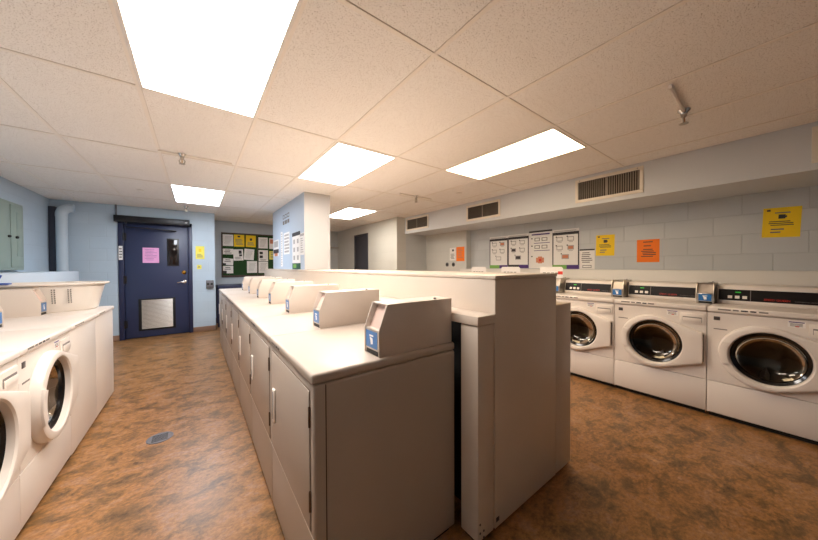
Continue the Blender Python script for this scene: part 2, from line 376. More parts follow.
def vent(y0, y1, z0, z1, label):
    t = thing('air_vent', label, 'air vent', (3.72, (y0+y1)/2, (z0+z1)/2), -pi/2, 'air vents on the soffit')
    w, h = (y1-y0)/2, (z1-z0)/2
    g = G(); f = .033
    g.box(-w, w, -.012, -.0005, h-f, h, VFRAME, .003).box(-w, w, -.012, -.0005, -h, -h+f, VFRAME, .003)
    g.box(-w, -w+f, -.012, -.0005, -h+f, h-f, VFRAME, .003).box(w-f, w, -.012, -.0005, -h+f, h-f, VFRAME, .003).box(-.006, .006, -.010, -.0005, -h+f, h-f, GRILLE)
    for sx in (-1, 1): g.cyl((sx*(w-.05), -.012, h-f/2), .005, .002, GREYBOX, 'y', 8)
    g.build('frame', t)
    G().box(-w+f, w-f, -.002, -.0004, -h+f, h-f, VOID).build('backing', t)
    g = G(); n = int((w-f)*2/.021)
    for k in range(n):
        x = -w+f+(k+.5)*(2*(w-f)/n)
        g.prism([(x-.007, -.002), (x+.001, -.011), (x+.0035, -.011), (x-.0035, -.002)], 'z', -h+f, h-f, GRILLE)
    g.build('louvre', t)
vent(.905, 1.565, 2.025, 2.300, 'dark slatted vent on the soffit, second from the right edge')
vent(2.635, 3.31, 2.025, 2.285, 'slatted vent on the soffit above the laundry instruction posters')
vent(4.30, 5.04, 2.035, 2.300, 'farthest slatted vent at the end of the soffit')
vent(-.76, -.098, 2.03, 2.300, 'vent on the soffit cut off by the right edge of the picture')

# ------------------------------------------------------------------ front-load washers
def raycast(poly, a):
    dx, dz = cos(a), sin(a); best = 1e9
    for (x1, z1), (x2, z2) in zip(poly, poly[1:]+poly[:1]):
        ex, ez = x2-x1, z2-z1; den = dx*ez-dz*ex
        if abs(den) < 1e-9: continue
        t = (x1*ez-z1*ex)/den; u = (x1*dz-z1*dx)/den
        if t > 0 and -1e-6 <= u <= 1+1e-6: best = min(best, t)
    return best
def hull(pts):
    pts = sorted(set(pts)); 
    def half(ps):
        r = []
        for p in ps:
            while len(r) > 1 and (r[-1][0]-r[-2][0])*(p[1]-r[-2][1])-(r[-1][1]-r[-2][1])*(p[0]-r[-2][0]) <= 0: r.pop()
            r.append(p)
        return r
    a, b = half(pts), half(pts[::-1]); return a[:-1]+b[:-1]

def make_washer(label, group, w, dep, top, lip, M, console):
    """front at local y=0 facing -y, centred in x; depth runs to +y"""
    t = thing('washing_machine', label, 'washing machine', (0, 0, 0), 0, group)
    hw = w/2-.002; zb = .03; zl = .305; zt = top-lip; cx, cz = -.025, zl+.257
    g = G()      # open-fronted shell
    g.box(-hw, -hw+.004, .012, dep, zb, zt, M).box(hw-.004, hw, .012, dep, zb, zt, M).box(-hw, hw, dep-.004, dep, zb, zt, M).box(-hw+.004, hw-.004, .03, dep, zb, zb+.004, M)
    g.box(-hw+.004, hw-.004, .05, dep-.004, zb+.004, zl-.01, GAP)
    for sx in (-1, 1):
        for yy in (.06, dep-.06): g.cyl((sx*(hw-.05), yy, 0), .02, zb, DARK, n=12)
    g.build('cabinet', t)
    G().box(-hw, hw, 0, .02, zb+.012, zl-.004, M, .004).build('lower_panel', t)
    G().box(-hw+.01, hw-.01, .03, .05, .004, zb+.012, DARK).build('toe_kick', t)
    # front panel with the round opening
    rect = [(-hw-cx, zl-cz), (hw-cx, zl-cz), (hw-cx, zt-.004-cz), (-hw-cx, zt-.004-cz)]
    angs = sorted([2*pi*k/96 for k in range(96)]+[math.atan2(z, x) % (2*pi) for x, z in rect])
    def rl(y, k=0): return [(cx+cos(a)*(raycast(rect, a)-k), y, cz+sin(a)*(raycast(rect, a)-k)) for a in angs]
    ax = cx+.016      # the round opening sits a little right of the ring
    def cl(r, y, A=angs): return [(ax+cos(a)*r, y, cz+sin(a)*r) for a in A]
    G().loft([rl(.02), rl(.004), rl(0, .004), cl(.206, 0), cl(.205, .05)], M).build('front_panel', t)
    # drum
    A = [2*pi*k/64 for k in range(64)]
    g = G().loft([cl(.19, .05, A), cl(.218, .07, A), cl(.218, .40, A), cl(.20, .43, A), cl(.03, .45, A)], DRUM, False, True)
    for k in range(3):
        a = k*2*pi/3+.4
        g.prism([(ax+cos(a+s)*.214, cz+sin(a+s)*.214) for s in (-.12, .12)]+[(ax+cos(a)*.16, cz+sin(a)*.16)], 'y', .08, .40, STEEL)
    g.build('drum', t)
    # door : round ring running out to a straight grip edge on the right
    fx = w/2-.018-cx
    out = [(.243*cos(a), .243*sin(a)) for a in A]
    def prof(k, flat): return hull([(x*k, z*k) for x, z in out]+[(flat, .135*k), (flat, -.125*k)])
    a2 = sorted(A+[math.atan2(.135, fx) % (2*pi), math.atan2(-.125, fx) % (2*pi)])
    def ol(k, flat, y):
        p = prof(k, flat); return [(cx+cos(a)*raycast(p, a), y, cz+sin(a)*raycast(p, a)) for a in a2]
    def c2(r, y): return cl(r, y, a2)
    g = G().loft([ol(1, fx, -.001), ol(1, fx, -.008), ol(.985, fx, -.030), ol(.960, fx-.005, -.042), ol(.915, fx-.028, -.047), c2(.204, -.045), c2(.197, -.038), c2(.192, 0), c2(.20, .012)], M)
    dr = g.build('door', t)
    def c3(r, y): return [(ax+.004+cos(a)*r, y, cz+sin(a)*r) for a in a2]
    G().loft([c2(.1935, -.010), c2(.190, -.016), c3(.172, -.006), c3(.166, .024), c2(.19, .024)], BEZEL).build('glass_bezel', dr)
    G().loft([c3(.168, .006), c3(.152, .022), c3(.118, .042), c3(.06, .056), c3(.005, .060)], GLASS, False, True).build('door_glass', dr)
    # hinge cover: crescent on the left of the ring
    ha = [R(180-24+48*k/12) for k in range(13)]
    pts = [(cx+cos(a)*.234, cz+sin(a)*.234) for a in ha]+[(cx+cos(a)*.188, cz+sin(a)*.188) for a in ha[::-1]]
    G().prism(pts, 'y', -.053, -.040, M, .003).build('hinge_cover', dr)
    G().box(cx+fx-.007, cx+fx+.0015, -.032, -.010, cz-.11, cz+.12, GAP).build('grip_recess', dr)
    # dispenser drawer
    dd = G().box(hw-.165, hw-.012, -.007, .001, zt-.122, zt-.03, M, .004).build('dispenser_drawer', t)
    G().box(hw-.148, hw-.028, -.0085, -.006, zt-.10, zt-.058, GREY_INK, .001).box(hw-.146, hw-.030, -.013, -.008, zt-.10, zt-.068, M, .002).build('drawer_pull', dd)
    # worktop
    tp = G().box(-w/2+.001, w/2-.001, -.012, dep, zt, top, M, .012, 3).build('worktop', t)
    g = G(); x = -hw+.06
    for k, (l, m_) in enumerate(((.07, GREY_INK), (.03, GREY_INK), (.035, INK), (.03, INK), (.045, GREY_INK))):
        g.box(x, x+l, -.0125, -.0118, zt+lip*.45, zt+lip*.70, m_); x += l+.012
    g.build('printed_strip', tp)
    G().box(-hw+.036, -hw+.072, -.002, .001, zt-.066, zt-.036, BADGE, .001).build('badge', t)
    G().box(-hw+.036, -hw+.112, -.0012, .001, zt-.142, zt-.134, GREY_INK).build('nameplate', t)
    s = G().box(hw-.255, hw-.178, -.001, .001, zt-.062, zt-.018, PAPER)
    s.box(hw-.25, hw-.183, -.0014, -.0005, zt-.028, zt-.021, PURPLE)
    for k in range(3): s.box(hw-.245, hw-.19, -.0014, -.0005, zt-.038-.008*k, zt-.034-.008*k, GREY_INK)
    s.box(hw-.222, hw-.205, -.0014, -.0005, zt-.058, zt-.05, RED_INK); s.build('warning_sticker', t)
    if console:
        yb = .32
        cs = G().prism([(yb, top+.001), (yb-.004, top+.022), (yb+.028, top+.158), (yb+.036, top+.165), (dep-.01, top+.165), (dep-.01, top+.001)], 'x', -hw+.022, hw-.098, M, .004).build('console', t)
        def sl(z): return yb-.004+(z-.022)*.032/.136
        def slab(xa, xb, za, zb_, m_, d_):
            return G().prism([(sl(za)-d_, top+za), (sl(zb_)-d_, top+zb_), (sl(zb_)+.001, top+zb_), (sl(za)+.001, top+za)], 'x', xa, xb, m_)
        slab(-hw+.03, hw-.115, .034, .128, CONSOLE, .002).build('control_panel', cs)
        slab(-hw+.212, -hw+.216, .034, .128, GREY_INK, .0026).build('panel_divider', cs)
        slab(-hw+.128, -hw+.160, .101, .110, LED, .0028).build('display', cs)
        for k in range(3): slab(-hw+.085+k*.042, -hw+.111+k*.042, .052, .076, PLAST, .005).build('button', cs)
        a = math.atan2(.032, .136)
        o = text_mesh('red_lettering', 'SPEED QUEEN', .021, RED_INK, cs, (-hw+.285, sl(.048)-.003, top+.048)); o.rotation_euler = (pi/2-a, 0, 0)
        o = text_mesh('grey_lettering', 'COMMERCIAL LAUNDRY', .011, GREY_INK, cs, (-hw+.437, sl(.048)-.003, top+.048)); o.rotation_euler = (pi/2-a, 0, 0)
    return t

XF = 3.44; seams = [-.258+.664*k for k in range(7)]
LW = ['rightmost front-load washer, largest and cut off by the right edge of the picture',
      'front-load washer in the middle of the right row, under the orange notice',
      'front-load washer in the right row half hidden by the tall cream divider',
      'front-load washer in the right row just behind the divider corner',
      'front-load washer in the right row two places behind the divider corner',
      'front-load washer at the far end of the right row by the nook']
wr = make_washer(LW[0], 'front-load washers along the right wall', .664, .70, .925, .045, ENAMEL, True)
for k in range(6):
    loc = (XF, (seams[k]+seams[k+1])/2, 0)
    if k == 0: wr.location = loc; wr.rotation_euler = (0, 0, -pi/2)
    else: dup(wr, loc, -pi/2, LW[k])

wl = make_washer('front-load washer at the bottom left corner, cut off by the picture edge', 'front-load washers on the left', .68, .70, .89, .036, ENAMEL, False)
wl.location = (-.665, 1.80, 0); wl.rotation_euler = (0, 0, pi/2)
dup(wl, (-.665, 2.48, 0), pi/2, 'front-load washer with its whole round door in view on the left')

def make_plain(label, w, y):
    t = thing('laundry_machine', label, 'washing machine', (-.665, y, 0), pi/2, 'plain-fronted machines on the left')
    hw = w/2-.002; M = ENAMEL
    G().box(-hw, hw, 0, .70, .03, .853, M, .006).build('cabinet', t)
    G().box(-hw+.01, hw-.01, .02, .69, 0, .03, DARK).build('toe_kick', t)
    tp = G().box(-w/2+.001, w/2-.001, -.012, .70, .854, .89, M, .012, 3).build('worktop', t)
    g = G(); x = -hw+.06
    for l in (.05, .03, .035, .03): g.box(x, x+l, -.0125, -.0118, .87, .878, GREY_INK); x += l+.012
    g.build('printed_strip', tp)
make_plain('plain white machine between the round-door washer and the end of the left row', .61, 3.125)
make_plain('plain white machine at the far end of the left row, under the laundry tub', .61, 3.735)

# ------------------------------------------------------------------ island dryers
def make_dryer(label):
    w, dep = .672, .68
    t = thing('dryer', label, 'dryer', (0, 0, 0), 0, 'cream dryers along the island'); hw = w/2-.0015; M = CREAM
    g = G().box(-hw, hw, 0, dep, .02, .866, M, .010, 3)
    for sx in (-1, 1): g.box(min(sx*hw, sx*(hw+.0006)), max(sx*hw, sx*(hw+.0006)), .042, .0455, .03, .862, GAP)
    g.build('cabinet', t)
    G().box(-hw+.015, hw-.015, .02, dep-.03, 0, .02, DARK).build('toe_kick', t)
    tp = G().box(-w/2+.0005, w/2-.0005, -.006, dep, .868, .905, M, .011, 3).build('worktop', t)
    g = G(); x = -w/2+.05
    for l, m_ in ((.05, GREY_INK), (.025, GREY_INK), (.03, INK), (.03, INK)): g.box(x, x+l, -.0066, -.0058, .88, .889, m_); x += l+.010
    g.build('printed_strip', tp)
    G().box(-hw+.004, hw-.004, -.0008, .001, .3335, .3375, PLAST).build('panel_seam', t)
    fw = G().box(-hw+.034, hw-.03, -.0012, .001, .348, .842, GAPL).build('door_gap', t)
    dr = G().box(-hw+.037, hw-.033, -.005, 0, .351, .839, M, .003, 2).build('door', t)
    h = G().box(-hw+.082, -hw+.122, -.014, -.004, .50, .665, PLAST, .006, 3).build('handle', dr)
    G().box(-hw+.094, -hw+.108, -.0146, -.012, .515, .652, GREYBOX, .001).build('handle_recess', dr)
    for z in (.42, .715): G().cyl((hw-.030, -.004, z), .0045, .07, HINGE, n=10).box(hw-.035, hw-.025, -.0035, -.0005, z, z+.07, HINGE).build('hinge', dr)
    return t
LD = ['cream dryer nearest the camera, its whole side panel in view', 'second dryer from the camera in the long island row', 'third dryer from the camera in the long island row',
      'fourth dryer from the camera, in the middle of the island row', 'fifth dryer from the camera, third from the far end of the island row', 'next to last dryer towards the far end of the island row', 'dryer at the far end of the island row, by the cork board passage']
DX, DY, DW = .312, .955, .672
dry = make_dryer(LD[0])
for k in range(7):
    loc = (DX, DY+DW*(k+.5), 0)
    if k == 0: dry.location = loc; dry.rotation_euler = (0, 0, -pi/2)
    else: dup(dry, loc, -pi/2, LD[k])

# ------------------------------------------------------------------ coin boxes
def make_coin(label, group, w, d, h, v, s, body, slot, lockmat):
    """payment box: front at y=0, width w, depth d, height h, vertical front to v, slope depth s"""
    t = thing('coin_box', label, 'coin box', (0, 0, 0), 0, group); hw = w/2
    P = [(0, 0), (0, v), (s, h), (d, h), (d, 0)]
    Q = [(.006, .001), (.006, v), (.026, v+.001), (s+.034, h-.004), (d-.001, h-.004), (d-.001, .001)]
    g = G()
    for sx in (-1, 1): g.prism(P, 'x', min(sx*hw, sx*(hw-.006)), max(sx*hw, sx*(hw-.006)), body, .0015)
    g.prism(Q, 'x', -hw+.006, hw-.006, body)
    g.box(-hw+.004, hw-.004, s+.004, d, h-.006, h, body, .001).build('housing', t)
    a = [(.006, v+.002), (s+.009, h-.008), (s+.0110, h-.008), (.008, v+.002)]
    G().prism([(.0225, v+.002), (s+.0265, h-.007), (s+.0325, h-.007), (.0285, v+.002)], 'x', -hw+.009, hw-.009, slot).build('coin_slide', t)
    lb = G().box(-hw+.011, hw-.011, .001, .0065, v*.20, v*.98, STEEL, .001).box(-hw+.015, hw-.015, .0002, .002, v*.27, v*.92, BLUE_LABEL).build('label_plate', t)
    q = v*.58
    G().box(-.016, .016, -.0004, .001, q+v*.13, q+v*.19, WHITE_INK).prism([(-.013, q+.012), (.010, q+.006), (.012, q-.016), (-.004, q-.020)], 'y', -.0004, .001, WHITE_INK).build('printed_mark', lb)
    G().box(-hw+.016, hw-.012, .0025, .0065, v*.03, v*.19, DARK).build('coin_return', t)
    G().cyl((hw-.03, d*.80, h), .007, .006, lockmat, n=12).build('lock', t)
    return t
ci = make_coin('x', 'cream coin boxes on the island dryers', .122, .405, .21, .106, .040, COINB, PINKSTEEL, GREYBOX)
LC = ['nearest cream coin box, standing at the front end of the island dryers', 'second cream coin box from the camera on the island dryers', 'third cream coin box from the camera on the island dryers',
      'fourth coin box from the camera, the middle one of the island seven', 'fifth coin box from the camera on the island dryers', 'sixth coin box from the camera, last but one on the island', 'farthest coin box on the island dryers, near the cork board']
for k in range(7):
    loc = (.577, DY+DW*k+.014+.061, .9052)
    if k == 0: ci.location = loc; ci.rotation_euler = (0, 0, -pi/2); ci['label'] = LC[0]
    else: dup(ci, loc, -pi/2, LC[k])
dup(ci, (-.975, 3.580, .8902), pi/2, 'coin box beside the laundry tub on the left machines', 'coin boxes on the left machines')
dup(ci, (-.985, 2.945, .8902), pi/2, 'coin box showing only its blue label at the left picture edge', 'coin boxes on the left machines')
cr = make_coin('x', 'steel coin boxes on the right washers', .112, .27, .185, .092, .030, STEEL, mat('white_slide_plate', (196, 184, 172), .3, .2, noise=.02), GREYBOX)
LR = ['steel coin box between the rightmost washer and the middle washer', 'steel coin box between the middle washer and the half hidden washer', 'steel coin box at the edge of the tall divider, below a white card',
      'steel coin box under the middle white card behind the divider', 'steel coin box under the farthest white card behind the divider']
for k in range(5):
    loc = (3.645, seams[k+1]+.040, .9252)
    if k == 0: cr.location = loc; cr.rotation_euler = (0, 0, -pi/2); cr['label'] = LR[0]
    else: dup(cr, loc, -pi/2, LR[k])

# ------------------------------------------------------------------ the tall divider
t = thing('divider', 'tall cream sheet metal divider standing behind the island dryers', 'divider', (1.415, .823, 0))
D = lambda g, n, p=t: g.build(n, p)
Y1 = 5.58
D(G().box(-.293, .293, 0, Y1, .02, 1.205, PANEL, .004), 'core_panel')
D(G().box(-.2955, -.2925, .11, Y1, .02, .99, DARK), 'recess_shade')  # black sheet added as the deep shade in the gap behind the dryers
D(G().box(-.297, .297, -.004, Y1+.004, 1.206, 1.224, PANEL, .004), 'top_cap')
l = D(G().box(-.415, -.299, .002, .105, .02, 1.0, PANEL, .006), 'side_casing')
D(G().box(-.425, -.296, -.006, Y1, 1.002, 1.044, PANEL, .005), 'casing_top', l)
g = G()
for x, z in ((-.40, .06), (-.40, .10), (-.375, .06), (-.375, .03)): g.cyl((x, .002, z), .005, .002, BADGE, 'y', 8)
D(g, 'screws', l)
D(G().box(.300, .488, .002, Y1, .02, 1.035, PANEL, .005), 'side_casing')
D(G().box(-.28, .47, .03, Y1-.02, 0, .02, DARK).box(-.40, -.28, .02, .09, 0, .02, DARK), 'plinth')
D(G().box(-.285, -.262, -.0012, .001, .05, .07, BADGE), 'rivet_plate')

# ------------------------------------------------------------------ left side: tub, panel, pipe
def tub():
    t = thing('laundry_tub', 'large cream plastic laundry tub on top of the left machines', 'laundry tub', (-1.075, 3.880, .8905), R(3))
    n = 72
    def el(a, b, z, p=2.7):
        r = []
        for k in range(n):
            th = 2*pi*k/n; c, s_ = cos(th), sin(th)
            r.append((a*math.copysign(abs(c)**(2/p), c), b*math.copysign(abs(s_)**(2/p), s_), z))
        return r
    g = G().loft([el(.30, .155, .004), el(.325, .172, 0), el(.34, .18, .012), el(.36, .197, .12), el(.383, .215, .222), el(.410, .238, .228), el(.415, .243, .236), el(.410, .238, .246), el(.380, .212, .246), el(.370, .206, .232), el(.335, .176, .02), el(.29, .14, .012)], TUB, True, True)
    for x in (-.12, -.05, .02, .035, .10, .115, .19, .205):
        for k in range(7):
            z = .075+k*.018
            y = -(.180+(z-.012)*.167)
            g.box(x, x+.006, y-.0014, y+.004, z, z+.011, GREY_INK)
    g.build('tub_body', t)
    return t
tub()
g = G().box(-.03, .075, -.03, .03, 0, .012, BLUEPL, .004).tube([(.004, 0, .008), (.014, 0, .04), (.028, 0, .075)], .011, BLUEPL, 10)
tag(g.build('blue_clip', None, (-1.235, 3.650, 1.1372)), 'small blue plastic clip lying on the rim of the laundry tub', 'clip')

t = thing('electrical_panel', 'grey green electrical cabinet on the left wall at the picture edge', 'electrical panel', (XL, 5.47, 1.647), pi/2)
G().box(-.40, .385, -.06, -.001, -.405, .408, GREENP, .004).build('cabinet', t)
for x0, x1, kx in ((-.37, .03, -.02), (.05, .35, .16)):
    dd = G().box(x0, x1, -.072, -.060, -.37, .375, GREENP, .004).build('door', t)
    G().lathe([(.014, 0), (.016, .012), (.010, .022)], DARK, (kx, -.072, -.01), 'y', 16).build('knob', dd)
G().box(.18, .33, -.0735, -.0715, -.24, .30, GREENP, .002).build('inset_cover', t)

pth = [(-1.66, 6.80, 1.2), (-1.66, 6.80, 2.10)]+[(-1.66, 6.80+.10*(1-cos(R(a))), 2.10+.10*sin(R(a))) for a in range(15, 91, 15)]+[(-1.66, YB-.002, 2.20)]
p = tag(G().tube([(-1.66, 6.80, 0), (-1.66, 6.80, 2.10)], .062, PIPE, 24).build('duct_pipe'), 'pale blue vertical pipe with an elbow in the left back corner', 'pipe')
G().tube([(-1.66, 6.80, 2.06), (-1.66, 6.80, 2.10)]+[(-1.66+.10*(1-cos(R(a))), 6.80, 2.10+.10*sin(R(a))) for a in range(15, 91, 15)]+[(-1.53, 6.80, 2.20)], .066, PIPE, 24).build('elbow', p)
tag(G().box(-1.808, -1.735, 6.85, 6.918, 0, 2.22, DKGREY, .004).build('corner_upright'), 'dark grey upright box in the corner behind the pale pipe', 'upright')  # plain dark grey upright box filling the corner

# ------------------------------------------------------------------ papers, notices, boards
def sheet(name, label, cat, group, loc, rz, w, h, base, marks=(), tilt=0, th=.0012):
    """flat sheet facing local -y, centred; marks in 0..1 (x right, z up)"""
    g = G().box(-w/2, w/2, -th, 0, -h/2, h/2, base)
    for i, (x0, z0, x1, z1, m) in enumerate(marks):
        g.box(-w/2+x0*w, -w/2+x1*w, -th-.0004-i*.00003, -th+.0003, -h/2+z0*h, -h/2+z1*h, m)
    o = g.build(name, None, loc, rz); o.rotation_euler = (0, tilt, rz)
    return tag(o, label, cat, group)
def lines(n, z1, z0, m, x0=.12, x1=.88, rag=.25, f=.45):
    st = (z1-z0)/n; r = random.Random(int(n*100+z1*1000))
    return [(x0+r.random()*rag*.4, z1-(k+1)*st+st*(1-f)/2, x1-r.random()*rag, z1-k*st-st*(1-f)/2, m) for k in range(n)]
notice = [(.10, .88, .20, .94, INK), (.32, .80, .72, .84, GREY_INK), (.42, .62, .60, .76, INK), (.46, .66, .64, .72, INK)]+lines(3, .56, .38, INK, .16, .90)+lines(2, .32, .12, GREY_INK, .14, .6)
XW = XR-.0015; ry = -pi/2
sheet('yellow_notice', 'yellow notice alone on the right wall above the rightmost washer', 'notice', 'yellow notices on the right wall', (XW, .044, 1.674), ry, .224, .284, YELLOW, notice, R(2))
sheet('yellow_notice', 'yellow notice left of the orange one on the right wall', 'notice', 'yellow notices on the right wall', (XW, 1.501, 1.543), ry, .22, .283, YELLOW, notice, R(1))
sheet('orange_notice', 'orange notice on the right wall above the middle washer', 'notice', None, (XW, 1.041, 1.447), ry, .22, .28, ORANGE, lines(1, .93, .85, INK, .25, .75, .1)+lines(1, .76, .68, INK, .3, .7, .1)+lines(5, .60, .22, INK, .18, .88), 0)
def care(cols, low):
    r = [(0, .86, 1, .93, INK), (0, 0, .04, .86, INK), (.96, 0, 1, .86, INK), (0, .0, 1, .10, PURPLE), (0, .0, .55, .10, low), (.06, .945, .9, .965, FAINT)]
    for j, z in enumerate((.70, .48)):
        for i, x in enumerate((.16, .58)):
            dk = cols[j*2+i]
            r += [(x, z, x+.24, z+.11, FAINT), (x+.03, z+.02, x+.21, z+.09, dk), (x-.03, z+.10, x+.02, z+.13, INK), (x+.05, z-.03, x+.2, z-.015, FAINT)]
    r += [(.36, .25, .64, .37, FAINT), (.39, .27, .61, .35, cols[4]), (.33, .37, .37, .40, INK)]
    return r
g_ = 'instruction posters on the right wall'
sheet('wall_poster', 'leftmost instruction poster, grid of drawings with a green foot', 'poster', g_, (XW, 3.205, 1.515), ry, .394, .585, PAPER, care([PAPER, PEACH, PAPER, PAPER, PAPER], GREEN))
sheet('wall_poster', 'instruction poster with dark basket drawings, second from the left', 'poster', g_, (XW, 2.808, 1.52), ry, .392, .585, PAPER, care([PAPER, PAPER, INK, PAPER, INK], INK))
B = [(0, .955, 1, 1, INK), (.12, .88, .9, .915, PURPLE)]+[v for z in (.72, .52) for v in ((.10, z+.06, .16, z+.09, INK), (.25, z, .48, z+.09, GREY_INK), (.28, z+.015, .45, z+.075, PAPER), (.56, z, .8, z+.09, GREY_INK), (.59, z+.015, .77, z+.075, PAPER), (.22, z-.06, .9, z-.045, PURPLE))]+[(.10, .30, .16, .33, INK), (.32, .15, .66, .28, PEACH), (.40, .13, .58, .31, PEACH), (.44, .18, .55, .25, RED_INK)]
sheet('wall_poster', 'tall white poster with a round orange picture between the drawing posters', 'poster', g_, (XW, 2.412, 1.533), ry, .386, .612, PAPER, B)
sheet('wall_poster', 'instruction poster with a purple foot next to the small white notice', 'poster', g_, (XW, 2.022, 1.518), ry, .386, .60, PAPER, care([PAPER, PAPER, PAPER, PEACH, PEACH], GREEN))
sheet('white_notice', 'small white notice right of the purple-footed poster', 'notice', None, (XW, 1.724, 1.36), ry, .195, .286, PAPER, [(0, .93, 1, 1, INK)]+lines(6, .86, .30, GREY_INK)+[(.2, .06, .8, .2, GREY_INK), (.23, .09, .77, .17, PAPER)])
XN = 4.34-.0015
sheet('orange_notice', 'orange notice on the nook wall under the far soffit', 'notice', None, (XN, 4.03, 1.513), ry, .222, .292, ORANGE, lines(6, .9, .2, PEACH))
sheet('white_notice', 'white notice beside the orange one on the nook wall', 'notice', None, (XN, 4.245, 1.517), ry, .175, .265, PAPER, [(.4, .72, .7, .88, INK)]+lines(5, .55, .1, GREY_INK))
for y, l in ((4.41, 'left round dark wall socket below the nook notices'), (4.225, 'right round dark wall socket below the nook notices')):
    o = tag(G().lathe([(.045, 0), (.045, .006), (.036, .012), (.03, .010)], GREYBOX, (0, 0, 0), 'y', 24).build('wall_socket', None, (4.3395, y, 1.30), ry), l, 'socket', 'round sockets on the nook wall')
    G().lathe([(.03, .010), (.026, .0125), (.01, .0125)], DARK, (0, 0, 0), 'y', 24).build('socket_face', o)

# cards on the far coin boxes
for k, (y, w, m_) in enumerate(((1.86, .30, 1), (2.46, .31, 0), (3.05, .30, 0))):
    l = ['white card with a red corner at the top edge of the divider', 'middle white card peeking over the divider below the posters', 'farthest white card peeking over the divider'][k]
    g = G().prism([(-w/2, 0), (w/2, 0), (w/2, .125), (w/2-.02, .142), (-w/2+.02, .142), (-w/2, .125)], 'y', -.004, 0, PAPER)
    g.prism([(0, 0), (.07, 0), (.001, .10), (0, .10)], 'x', -w*.3, w*.3, PAPER)
    for j in range(4): g.box(-w*.36+j*w*.18, -w*.36+j*w*.18+w*.13, -.0046, -.0038, .05, .068, GREY_INK)
    if m_: g.box(w/2-.06, w/2-.002, -.0048, -.0038, .045, .085, RED_INK)
    tag(g.build('standing_card', None, (3.72, y, .9252+.1855), ry), l, 'card', 'white cards on the far coin boxes')

# pier notices
XP = 1.25-.0015; gp = 'notices on the pier'
g = G()
sheet('pier_sign', 'small sign with two dark text rows high on the pier', 'sign', gp, (XP, 5.16, 2.085), ry, .50, .20, W_PIERB, [(.06, .56, .30, .92, GREY_INK), (.36, .56, .60, .92, GREY_INK), (.66, .56, .92, .92, GREY_INK), (.06, .08, .28, .40, GREY_INK), (.34, .08, .62, .40, GREY_INK), (.68, .08, .92, .40, GREY_INK), (.1, .64, .26, .84, W_PIERB), (.4, .64, .56, .84, W_PIERB), (.70, .64, .88, .84, W_PIERB)])
sheet('pier_notice', 'narrow pale strip of faint text on the pier, left of the text sheet', 'notice', gp, (XP, 5.485, 1.58), ry, .14, .62, PAPER, lines(14, .97, .03, FAINT, .2, .8))
sheet('pier_notice', 'pale sheet of large grey text in the middle of the pier', 'notice', gp, (XP, 5.14, 1.665), ry, .38, .37, PAPER, lines(6, .95, .05, FAINT, .1, .95, .1, .6))
sheet('pier_poster', 'tall white poster with black top and green foot on the pier', 'poster', gp, (XP, 4.565, 1.515), ry, .44, .57, PAPER, [(0, .9, 1, 1, INK), (0, 0, 1, .16, DKGREEN), (.12, .03, .5, .13, GREEN)]+[(x, z, x+.2, z+.12, FAINT) for x in (.15, .6) for z in (.25, .47, .69)])
sheet('pier_notice', 'pale narrow notice at the front edge of the pier', 'notice', gp, (XP, 4.265, 1.60), ry, .20, .32, PAPER, [(0, .86, 1, .97, FAINT)]+lines(7, .8, .08, FAINT))
sheet('pier_notice', 'notice with a dark photo strip at the far edge of the pier', 'notice', gp, (XP, 5.93, 1.625), ry, .42, .31, PAPER, [(.1, .55, .9, .92, FAINT), (0, .18, 1, .42, INK), (.2, 0, .8, .18, PEACH)])

# door wall notices
YW = YB-.0015
sheet('pink_notice', 'pink paper notice taped to the blue door', 'notice', None, (-.643, YB+.0112, 1.482), 0, .222, .275, PINK, lines(8, .92, .15, PURPLE, .1, .9, .3, .16))
sheet('yellow_notice', 'yellow paper on the wall right of the blue door', 'notice', None, (.075, YW, 1.55), 0, .14, .25, PALEYEL, [(.35, .55, .65, .8, YELLOW)]+lines(4, .4, .1, GREY_INK))
sheet('yellow_note', 'tiny yellow note on the wall under the yellow paper', 'note', None, (.06, YW, 1.268), 0, .07, .08, PALEYEL, lines(2, .8, .2, GREY_INK))
sheet('white_sticker', 'white sticker on the frame beside the door hinges', 'sticker', None, (-1.028, YB-.0215, 1.515), 0, .05, .24, PAPER, lines(4, .9, .1, GREY_INK))
t = tag(G().box(.164, .288, YB-.05, YB-.001, .848, 1.005, GREYBOX, .006).build('outlet_box'), 'grey metal outlet box on the wall right of the door', 'outlet box')
for x in (.195, .255): G().cyl((x, YB-.05, .93), .022, .003, DARK, 'y', 16).build('socket', t)

